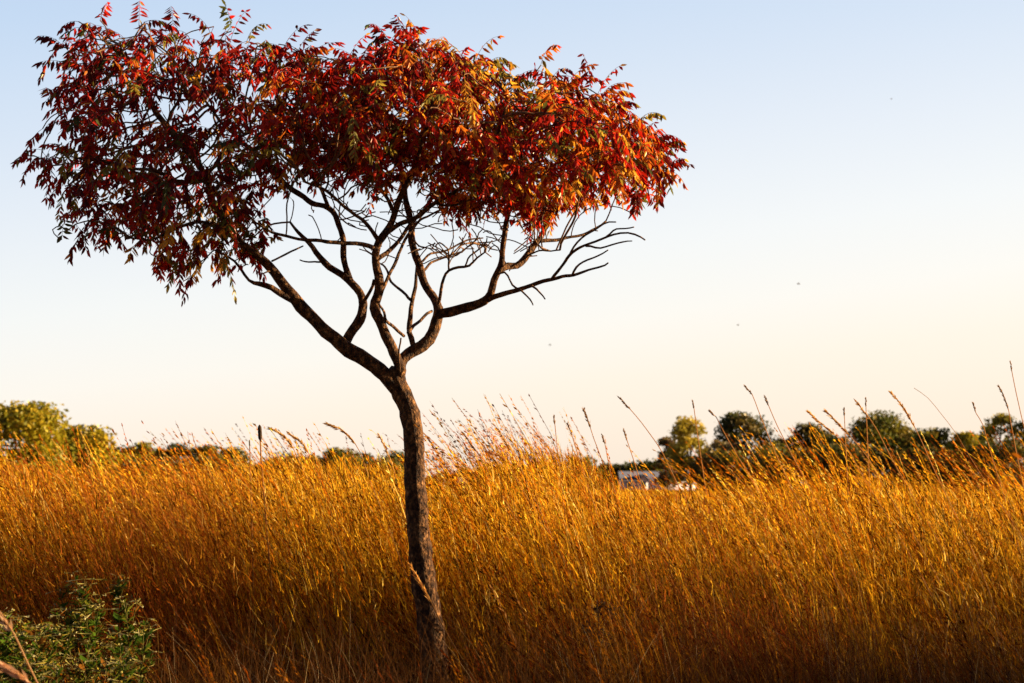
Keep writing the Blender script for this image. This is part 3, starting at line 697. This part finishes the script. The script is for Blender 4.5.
for pts,d,hd,hw_,lb,c_ in [
 ([(1010.5,362),(1012,372),(1016,392),(1020,410)],12.5,10,2.2,'tallest thin stalk with a narrow dark tip near the right edge',SD),
 ([(999,386),(1002,392),(1008,408),(1014,440)],12.3,26,3,'loose drooping stalk just left of the tallest one at the right edge',SD),
 ([(973.5,404),(976,413),(983,425),(990,450)],12.8,8,3,'short dark-tipped stalk left of the pair at the right edge',SD),
 ([(746,387),(752,394),(762,420),(775,452),(790,485)],12.2,10,3,'leaning dark-tipped stalk over the tall dark round tree',SD),
 ([(765,397),(768,404),(777,425),(792,455)],12.4,10,2.8,'second dark-tipped stalk a step right of the one over the dark round tree',SD),
 ([(844,409),(844.5,418),(845.5,440)],13.5,8,2.6,'tiny upright dark tip above the gap left of the widest right tree',SD),
 ([(866,399),(866,408),(867,430)],13.5,8,2.4,'tiny upright dark tip right above the widest right tree',SD),
 ([(857,402),(866,414),(876,428),(890,455)],12.2,22,4,'golden plume leaning left across the top of the widest right tree',(.6,.36,.14)),
 ([(891,393),(901,404),(911,420),(921,440),(932,465)],12.0,42,4.2,'long golden plume leaning left above the dark shouldered tree',(.6,.36,.14)),
 ([(914,388),(928,398),(942,415),(955,432),(972,460)],10.6,0,0,'faint bare leaning stem right of the long golden plume',SD),
 ([(809,412),(818,421),(832,432),(848,450),(862,475)],12.2,36,4.6,'long golden plume leaning left over the dark tree left of the widest',(.6,.36,.14)),
 ([(826,411),(836,421),(850,436),(866,455),(880,480)],12.4,34,4.6,'golden plume parallel to its neighbour just left of the widest right tree',(.6,.36,.14)),
 ([(620,398),(637,417),(650,434),(662,452),(678,485)],12.6,16,3.2,'long thin stem leaning left above the pale house with a dark node',SD),
 ([(693,402),(694,408),(697,430)],13.8,7,3,'tiny dark tip above the airy yellow tree',SD),
 ([(710,411),(716,417),(724,432)],13.8,7,3,'tiny slanted dark tip between the yellow tree and the dark round one',SD),
 ([(584,410),(588,420),(593,436),(602,460)],12.5,20,4,'tallest dark-tipped stalk of the middle clump',SD),
 ([(554,417),(555,425),(557,445)],12.5,8,3,'upright dark-tipped stalk left of the tallest in the middle clump',SD),
 ([(568,424),(571,432),(577,452)],12.5,12,3,'slightly tilted dark-tipped stalk just left of the tallest in the middle clump',SD),
 ([(603,436),(605,444),(609,465)],12.5,9,3,'short dark-tipped stalk just right of the tallest in the middle clump',SD),
 ([(624,430),(627,440),(633,458),(640,480)],12.8,12,3,'upright dark-tipped stalk left of the airy yellow tree over the house',SD),
 ([(327,424),(339,428),(350,437),(360,452),(370,480)],11.9,36,5,'golden plume arching furthest left between the club head and the sumac',(.62,.4,.17)),
 ([(272,429),(284,436),(293,448),(303,470)],12.1,30,5,'golden plume arching just right of the club-shaped head',(.62,.4,.17)),
 ([(290,434),(300,441),(308,452),(318,475)],12.3,28,5,'second golden plume right of the club-shaped head',(.62,.4,.17)),
 ([(379,435),(385,447),(393,468),(399,492)],12.1,34,4,'straight golden plume just left of the sumac trunk',(.62,.4,.17)),
 ([(464,434),(471,444),(481,458),(492,478)],12.2,22,4,'dark-tipped stalk leaning left right of the floodlight pole',SD),
 ([(487,452),(498,455),(508,464),(518,482)],12.2,24,4,'bent reddish plume right of the floodlight pole',(.5,.22,.1)),
 ([(500,432),(508,446),(518,462),(528,485)],12.3,22,4,'golden plume at the left end of the middle clump',(.55,.34,.15)),
 ]:
    stalk(pts,d,1.15 if hd else .7,lb,hd,hw_*.78,col=(.55,.32,.12),hcol=c_)
# near out-of-focus plumes, lower left
stalk([(-22,655),(5,667),(30,683),(60,712)],6.0,2.6,'blurred pinkish plume close to the camera in the lower left corner',60,9,group=None,hcol=(.62,.36,.22),col=(.5,.3,.15))
stalk([(-14,602),(2,616),(14,634),(30,668)],6.4,2.2,'blurred pale plume tip entering at the left edge',40,7,group=None,hcol=(.62,.40,.25),col=(.5,.3,.15))
stalk([(411,566),(419,581),(429,598),(445,630),(470,672)],9.8,1.3,'golden plume leaning across the lower sumac trunk',42,4.5,group=None,hcol=(.5,.26,.08),col=(.16,.08,.03))
stalk([(452,646),(462,625),(480,622),(500,624)][::-1],9.6,1.4,'pale bent grass stem right of the sumac foot',0,0,group=None,col=(.6,.45,.22)) if 0 else None

# ------------------------------------------------------------------ leafy weeds lower left
def weed(px,top,d,seed):
    R=random.Random(seed); g=np.random.default_rng(seed)
    b=P(px,600,d); H=EYE+(487-top)*d/FPX
    root=empty('leafy_weed',(b[0],d,0)); tag(root,'green leafy weed with pale flower tops in the clump at the lower left','weed',group='leafy weeds in the lower left clump')
    st=Acc(); lf=Acc(); fl=Acc(); x0=b[0]
    main=catmull([(x0,d,0),(x0+R.uniform(-.03,.03),d+R.uniform(-.03,.03),H*.5),(x0+R.uniform(-.07,.03),d,H*.93)],.05)
    axes=[(main,.0035)]
    for k in range(8):
        t=R.uniform(.62,.95); p=main[int(t*(len(main)-1))]; a=R.uniform(0,6.28); L=H*R.uniform(.10,.22)
        e=p+np.array([math.cos(a)*L*.45,math.sin(a)*L*.45,L*.9]); e[2]=min(e[2],H*R.uniform(.93,1.0))
        axes.append((catmull([p,(p+e)/2+np.array([0,0,-.015]),e],.04),.002))
    for A,r in axes:
        tube(st,A,np.linspace(r,r*.5,len(A)),5,0,(.16,.14,.04))
        n=int(len(A)*(2.6 if r>.003 else 2.6))
        for _ in range(n):
            t=R.random(); p=A[int(t*(len(A)-1))]; a=R.uniform(0,6.28)
            d_=np.array([math.cos(a),math.sin(a),R.uniform(.1,1.6)]); d_/=np.linalg.norm(d_)
            l=R.uniform(.06,.11)*(1 if r>.003 else .65); w=l*.19; sd=np.cross(d_,[0,0,1]); sd/=np.linalg.norm(sd)
            dn=np.array([0,0,-l*R.uniform(.05,.35)])
            c=np.array(R.choice([(.075,.14,.012),(.075,.13,.012),(.04,.08,.010),(.14,.15,.015),(.20,.08,.012)]))*R.uniform(.7,1.2)
            lf.add([p,p+d_*l*.45+sd*w,p+d_*l*.45+np.array([0,0,-w*.5]),p+d_*l*.45-sd*w,p+d_*l+dn],[[0,1,2],[0,2,3],[4,2,1],[4,3,2]],c)
        e=A[-1]; fl=Acc(); e0=0; fl.V.append(np.array([e],dtype=np.float32)); fl.C.append(np.array([[.2,.16,.05]],dtype=np.float32)); fl.n=1
        for _ in range(6 if r<.003 else 9):
            q=e+g.normal(0,1,3)*np.array([.035,.035,.014]); u=g.normal(0,1,3); u/=np.linalg.norm(u); v=np.cross(u,g.normal(0,1,3)); v/=np.linalg.norm(v); z=R.uniform(.004,.007)
            fl.F.append(np.array([[e0,fl.n,fl.n+1]],dtype=np.int32)); fl.add([q-u*z,q+v*z,q+u*z,q-v*z],[[0,1,2,3]],np.array(R.choice([(.27,.24,.07),(.25,.19,.025),(.32,.29,.15)])))
        fl.build('flower_cluster',M_weed,root)
    st.build('stem',M_weed,root); lf.build('leaves',M_weed,root)
sd=1
for px,top,d in [(55,602,10.2),(72,574,10.7),(90,564,10.9),(101,590,10.2),(117,570,10.8),(130,588,10.5),(145,620,10.2),(70,618,9.9),(98,602,10.0),(122,618,9.8),(84,640,9.5),(112,648,9.5),
                 (8,622,9.4),(22,604,9.8),(35,612,9.5),(47,620,9.2),(14,650,9.0),(40,650,9.0),(60,655,8.9),(-6,612,9.6),(28,636,9.1),(136,645,9.1)]:
    weed(px,top,d,sd); sd+=1

# dried dark plant head in the middle grass
def dead_weed(px,top,d):
    b=P(px,top,d); root=empty('dried_weed',(b[0],d,0)); tag(root,'dark shrivelled weed head standing in the grass right of the sumac trunk','weed')
    R=random.Random(5); st=Acc(); hd=Acc(); H=b[2]
    main=catmull([(b[0],d,0),(b[0]+.02,d,H*.5),(b[0],d,H*.95)],.05); tube(st,main,np.linspace(.004,.002,len(main)),5,0,(.1,.06,.04))
    for k in range(9):
        hd=Acc(); p=main[int(R.uniform(.72,.97)*(len(main)-1))]; a=R.uniform(0,6.28); L_=R.uniform(.03,.085)
        e=p+np.array([math.cos(a)*L_,math.sin(a)*L_,R.uniform(-.01,.09)]); e[2]=min(e[2],H)
        tube(st,[p,(p+e)/2+np.array([0,0,.01]),e],[.0025,.002,.0012],4,0,(.1,.05,.03))
        for m_ in range(34):
            q=e+np.array([R.gauss(0,.016),R.gauss(0,.016),R.gauss(0,.018)]); u=np.array([R.gauss(0,1) for _ in range(3)]); u/=np.linalg.norm(u)
            v=np.cross(u,[R.gauss(0,1),R.gauss(0,1),.3]); v/=np.linalg.norm(v); z=R.uniform(.006,.014)
            hd.add([q-u*z,q+v*z*.5,q+u*z,q-v*z*.5],[[0,1,2,3]],np.array([.055,.032,.018])*R.uniform(.4,1.8))
        hd.build('seed_head',M_weed,root)
    st.build('stem',M_weed,root)
dead_weed(597,590,10.9)

# ------------------------------------------------------------------ birds (specks in the sky)
def bird(px,py,d,sp,rz,label):
    p=P(px,py,d); a=Acc()
    tube(a,[p+np.array([-.16,0,0]),p+np.array([-.1,0,.01]),p,p+np.array([.1,0,.02]),p+np.array([.17,0,.0])],[.012,.04,.055,.04,.012],8)
    for s_ in(-1,1):
        w0=p+np.array([-.03,0,.02]); w1=p+np.array([.06,0,.02]); m=p+np.array([0,s_*sp*.5,.10]); e=p+np.array([-.08,s_*sp,.04])
        V=[w0,w1,m+np.array([.05,0,0]),e,m+np.array([-.06,0,0])]
        W=[v+np.array([0,0,.012]) for v in V]
        a.add(V+W,[[0,1,2,4],[5,6,7,9],[0,1,6,5],[1,2,7,6],[0,4,9,5]]); a.add(V+W,[[2,3,4],[7,8,9],[2,3,8],[3,4,9]])
    o=a.build('bird',M_bird)
    tag(o,label,'bird',group='tiny birds far off in the sky')
bird(798.5,284,210,.30,0,'tiny far bird level with the lowest red leaves, right of centre')
bird(738,325,260,.28,0,'tiny far bird lower left of its neighbour, right of centre')
bird(550,345,230,.28,0,'tiny far bird in the sky just right of the lower branches')
bird(891.5,99,330,.35,0,'tiny pale far bird high in the upper right sky')

# ------------------------------------------------------------------ sky, sun, camera
w=bpy.data.worlds.new('World'); SC.world=w; w.use_nodes=True
nt=w.node_tree; N=nt.nodes; L=nt.links; N.clear()
out=N.new('ShaderNodeOutputWorld'); bg=N.new('ShaderNodeBackground')
sky=N.new('ShaderNodeTexSky'); sky.sky_type='NISHITA'; sky.sun_disc=False
sky.sun_elevation=math.radians(SUN_EL); sky.sun_rotation=math.radians(SUN_AZ)
sky.air_density=1.0; sky.dust_density=1.2; sky.ozone_density=1.0; sky.altitude=100
EXPO=1.9; KE=1/2**EXPO
tc=N.new('ShaderNodeTexCoord'); sx=N.new('ShaderNodeSeparateXYZ'); L.new(tc.outputs['Generated'],sx.inputs[0])
ma=N.new('ShaderNodeMath'); ma.operation='MULTIPLY_ADD'; ma.inputs[1].default_value=-.13   # towards the sun the pale band climbs
L.new(sx.outputs['X'],ma.inputs[0]); L.new(sx.outputs['Z'],ma.inputs[2])
rp=N.new('ShaderNodeValToRGB'); E=rp.color_ramp.elements
SKY=[(0,(.955,.81,.685)),(.045,(.985,.87,.765)),(.074,(.96,.91,.86)),(.110,(.90,.90,.905)),(.155,(.79,.83,.90)),(.20,(.67,.755,.885)),(.25,(.55,.68,.87)),(.5,(.22,.36,.66)),(1,(.08,.15,.36))]
E[0].position=0; E[0].color=(*SKY[0][1],1); E[1].position=1; E[1].color=(*SKY[-1][1],1)
for p_,c_ in SKY[1:-1]:
    q_=E.new(p_); q_.color=(*c_,1)
L.new(ma.outputs[0],rp.inputs[0])
vs=N.new('ShaderNodeVectorMath'); vs.operation='SCALE'; vs.inputs[3].default_value=KE; L.new(rp.outputs[0],vs.inputs[0])
v2=N.new('ShaderNodeVectorMath'); v2.operation='SCALE'; v2.inputs[3].default_value=.12; L.new(sky.outputs[0],v2.inputs[0])
mx=N.new('ShaderNodeMix'); mx.data_type='RGBA'; mx.inputs[0].default_value=.93
L.new(v2.outputs[0],mx.inputs[6]); L.new(vs.outputs[0],mx.inputs[7])
L.new(mx.outputs[2],bg.inputs['Color']); bg.inputs['Strength'].default_value=1.0
mr=N.new('ShaderNodeMapRange'); mr.interpolation_type='SMOOTHSTEP'; L.new(sx.outputs['Y'],mr.inputs[0])   # the sky behind the photographer, away from the sun, is dimmer
for k_,v_ in ((1,-.35),(2,.85),(3,.35),(4,1.0)): mr.inputs[k_].default_value=v_
L.new(mr.outputs[0],bg.inputs['Strength'])
L.new(bg.outputs[0],out.inputs['Surface'])
sl=bpy.data.lights.new('sun','SUN'); sl.energy=5.0; sl.angle=math.radians(.5); sl.color=(1,.74,.42)
so=bpy.data.objects.new('sun',sl); COL.objects.link(so)
az,el=math.radians(SUN_AZ),math.radians(SUN_EL)
dv=Vector((math.sin(az)*math.cos(el),math.cos(az)*math.cos(el),math.sin(el)))
so.rotation_euler=dv.to_track_quat('Z','Y').to_euler()
cam=bpy.data.cameras.new('camera'); co=bpy.data.objects.new('camera',cam); COL.objects.link(co)
cam.sensor_width=36; cam.lens=36*FPX/1024; cam.clip_end=20000; cam.clip_start=.1
co.location=(0,0,EYE); co.rotation_euler=(math.pi/2+TH,0,0)
cam.dof.use_dof=True; cam.dof.focus_distance=11.1; cam.dof.aperture_fstop=5.6
SC.camera=co
SC.view_settings.view_transform='Standard'; SC.view_settings.look='None'
SC.view_settings.exposure=EXPO; SC.view_settings.gamma=1
SC.render.engine='CYCLES'
SC.cycles.max_bounces=8; SC.cycles.transmission_bounces=6; SC.cycles.diffuse_bounces=3
